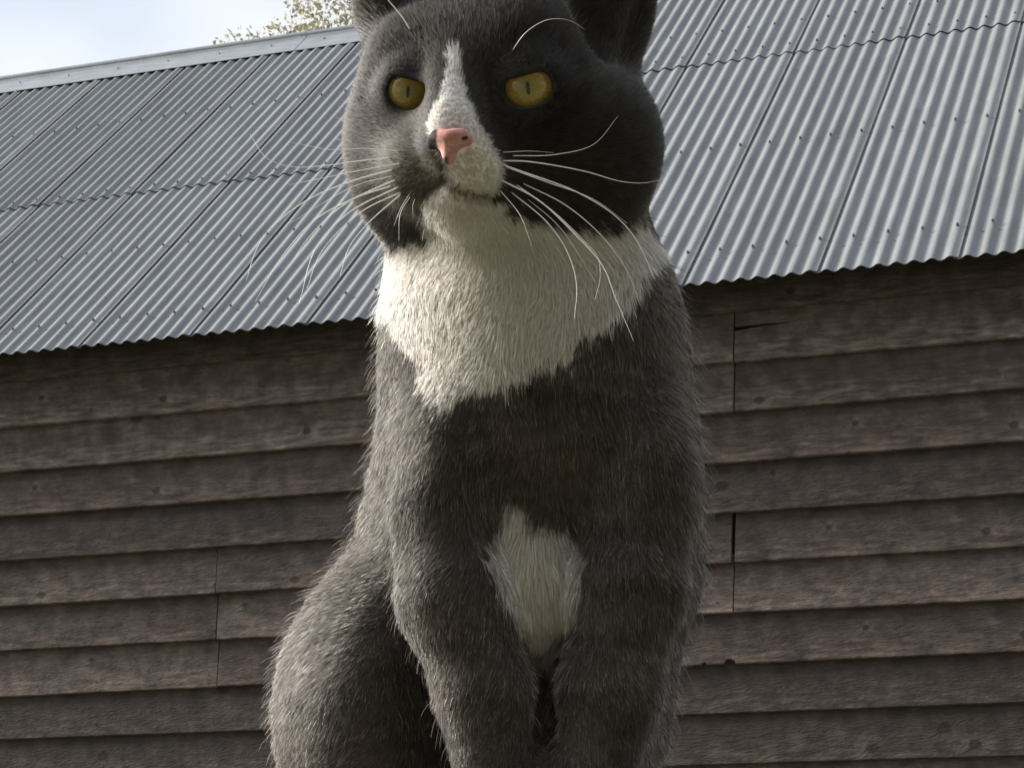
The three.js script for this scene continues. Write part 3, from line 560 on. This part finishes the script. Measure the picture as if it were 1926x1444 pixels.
  for (let v = 0; v < 3; v++) {
    let tipc = 1; const tp = [], ti = [], tn = [], tc = [];
    for (let k = 0; k < 13; k++) {
      const ra = 0.17 * Math.sqrt(rnd()), an = rnd() * 6.283, l = 0.65 + 0.5 * rnd(), lf = 0.32 + 0.12 * rs(), b = tp.length / 3; q.set(Math.cos(an) * ra, Math.sin(an) * ra, -0.06);
      d0.set(1, 0.22 * rs(), lf * 1.7).normalize(); d1.set(1, d0.y + 0.22 * rs(), lf * 0.9).normalize(); w.set(rs(), rs(), rs()).cross(d0).normalize(); if (rv.crossVectors(w, d0).z < 0) w.negate(); rv.multiplyScalar(0.38).add(V3(0, 0, 0.9)).normalize(); const hw = 0.0115;
      const put = (s) => { tp.push(q.x + w.x * s, q.y + w.y * s, q.z + w.z * s); tn.push(rv.x, rv.y, rv.z); tc.push(tipc, tipc, tipc); };
      tipc = 1.0; put(-hw); put(hw); q.addScaledVector(d0, l * 0.5); tipc = 1.2; put(-hw); put(hw); q.addScaledVector(d1, l * 0.5); tipc = 1.6; put(0); ti.push(b, b + 1, b + 3, b, b + 3, b + 2, b + 2, b + 3, b + 4);  // lighter tips here too, rim glow carried in the undercoat colour
    }
    const tg = new THREE.BufferGeometry(); tg.setAttribute('position', new THREE.Float32BufferAttribute(tp, 3)); tg.setAttribute('color', new THREE.Float32BufferAttribute(tc, 3)); tg.setAttribute('normal', new THREE.Float32BufferAttribute(tn, 3)); tg.setIndex(ti);
    const N = TUFTS / 3, im = new THREE.InstancedMesh(tg, tuftMat, N);
    for (let k = 0; k < N;) {
      const sp = spot(); if (!sp) continue;
      const L = sp.L * mix(0.74, 0.9, sp.h) * (0.7 + 0.4 * rnd()); bn.crossVectors(n, t); rv.copy(t).addScaledVector(bn, 0.18 * rs()).normalize(); bn.crossVectors(n, rv);
      M.makeBasis(rv.clone().multiplyScalar(L), bn.clone().multiplyScalar(L), n.clone().multiplyScalar(L * (0.75 + 0.3 * rnd()))).setPosition(p); im.setMatrixAt(k, M);
      const va = sp.wt > 0.5 ? 0.63 + 0.06 * rnd() : mix(0.78, 0.6, sp.h) + mix(0.44, 0.8, sp.h) * rnd(); im.setColorAt(k, col.setRGB(c[0] * va, c[1] * va, c[2] * va)); k++;
    }
    im.name = 'undercoat'; im.castShadow = im.receiveShadow = true; im.userData.kind = 'stuff'; cat.add(im);
  }
}

// whiskers: [root radius in photo pixels, depth change towards the tip, then photo positions]
{
  const wm = phys({ color: new THREE.Color().setRGB(0.90, 0.89, 0.86), roughness: 0.4, transmission: 0.3 });
  const list = [
    [1.5, 0.0, [753, 284], [690, 279], [620, 281], [552, 268]], [1.6, 0.0, [737, 296], [670, 303], [605, 312], [545, 313], [500, 296], [470, 252]],
    [1.6, 0.0, [754, 307], [690, 318], [620, 332], [542, 348]], [2.0, -0.01, [741, 318], [660, 341], [573, 379], [500, 439], [477, 481], [463, 528]],
    [2.2, -0.01, [746, 337], [670, 371], [594, 412], [531, 481], [479, 568]], [1.7, -0.005, [739, 348], [656, 379], [583, 443], [542, 503]],
    [2.0, -0.005, [752, 350], [656, 400], [594, 466], [562, 572]], [1.8, -0.005, [756, 360], [677, 400], [604, 474], [577, 543]],
    [1.7, 0.0, [757, 362], [687, 425], [656, 466], [639, 520]], [1.0, 0.0, [740, 330], [666, 350], [544, 420]],
    [1.3, -0.006, [771, 363], [752, 395], [740, 426]], [1.3, -0.006, [773, 367], [752, 405], [750, 452]], [1.0, -0.006, [781, 372], [776, 390], [777, 406]],
    [1.0, 0.0, [946, 286], [997, 284], [1042, 287]], [1.5, -0.012, [963, 293], [1048, 290], [1117, 271], [1162, 219]],
    [1.9, -0.012, [946, 302], [997, 304], [1100, 322], [1168, 341], [1210, 344], [1244, 338]], [2.1, -0.012, [946, 310], [980, 322], [1083, 360], [1155, 404], [1196, 449], [1232, 525]],
    [1.4, -0.008, [952, 314], [1031, 343], [1117, 375], [1180, 420]], [1.7, -0.01, [980, 343], [1066, 387], [1134, 446], [1180, 510], [1205, 575]],
    [2.2, -0.012, [942, 338], [1014, 377], [1083, 442], [1134, 500], [1158, 560], [1192, 641]], [2.0, -0.012, [970, 346], [1048, 404], [1100, 455], [1124, 482], [1129, 523], [1119, 563]],
    [1.9, -0.012, [960, 360], [1031, 420], [1070, 480], [1085, 540], [1080, 600]], [1.5, -0.008, [939, 356], [980, 408], [1000, 462]], [1.2, -0.01, [990, 372], [1055, 430], [1121, 532]],
    [1.8, -0.012, [774, 61], [755, 30], [730, 0], [700, -40]], [1.0, -0.012, [962, 97], [990, 60], [1030, 37], [1070, 38], [1100, 55]],
  ];
  for (const [r, dd, ...pts] of list) {
    const d0 = S(...pts[0]), n = pts.length - 1, c = new THREE.CatmullRomCurve3(pts.map(([u, v], i) => { const d = d0 + dd * i / n - 0.004 * Math.sin(Math.PI * i / n) - (i ? 0.0015 : -0.001); const s = i && i < n + 1 ? Math.min(d, S(u, v) - 0.0075 * Math.min(1, i / 1.2)) : d; return P(u, v, s > 1.2 ? d : s); }));
    const N = 30, g = new THREE.TubeGeometry(c, N, 1, 6), p = g.attributes.position, q = V3();
    for (let i = 0; i <= N; i++) { c.getPointAt(i / N, q); const rr = r * pxm(d0) * 0.68 * (1 - 0.8 * Math.pow(i / N, 1.3)); for (let j = 0; j <= 6; j++) { const k = i * 7 + j; p.setXYZ(k, q.x + (p.getX(k) - q.x) * rr, q.y + (p.getY(k) - q.y) * rr, q.z + (p.getZ(k) - q.z) * rr); } }
    part('whisker', g, wm, cat);
  }
}

// ------------------------------------------------------------------ unseen roof and wall added behind the camera to cut front sky light
{
  const blocker = thing('sky_blocker', 'unseen roof and wall added to hold back sky light from the front', 'sky_blocker', [0, 0, 0]);
  const dk = mat({ color: new THREE.Color().setRGB(0.32, 0.30, 0.27), roughness: 0.9 });
  part('blocker_wall', new THREE.BoxGeometry(9, 3.2, 0.12).translate(0, 1.6, 2.9), dk, blocker);
  part('blocker_roof', new THREE.BoxGeometry(9, 0.08, 2.6).rotateX(0.06).translate(0, 2.62, 1.72), dk, blocker);
  for (const x of [-4.2, 4.2]) part('post', new THREE.BoxGeometry(0.1, 2.6, 0.1).translate(x, 1.3, 0.6), dk, blocker);
}

// the ledge the cat sits on, below the picture
{
  const y = EYE + 0.019, led = thing('timber_ledge', 'weathered timber ledge on two posts that the cat sits on', 'ledge', [0.02, 0, -1.12]);
  const wood = mat({ color: new THREE.Color().setRGB(0.16, 0.14, 0.12), roughness: 0.95 });
  part('plank', new THREE.BoxGeometry(1.8, 0.04, 0.50).translate(0, y - 0.02, 0), wood, led);
  for (const x of [-0.75, 0.75]) part('post', new THREE.BoxGeometry(0.11, y - 0.04, 0.11).translate(x, (y - 0.04) / 2, 0), wood, led);
}
renderer.render(scene, camera);
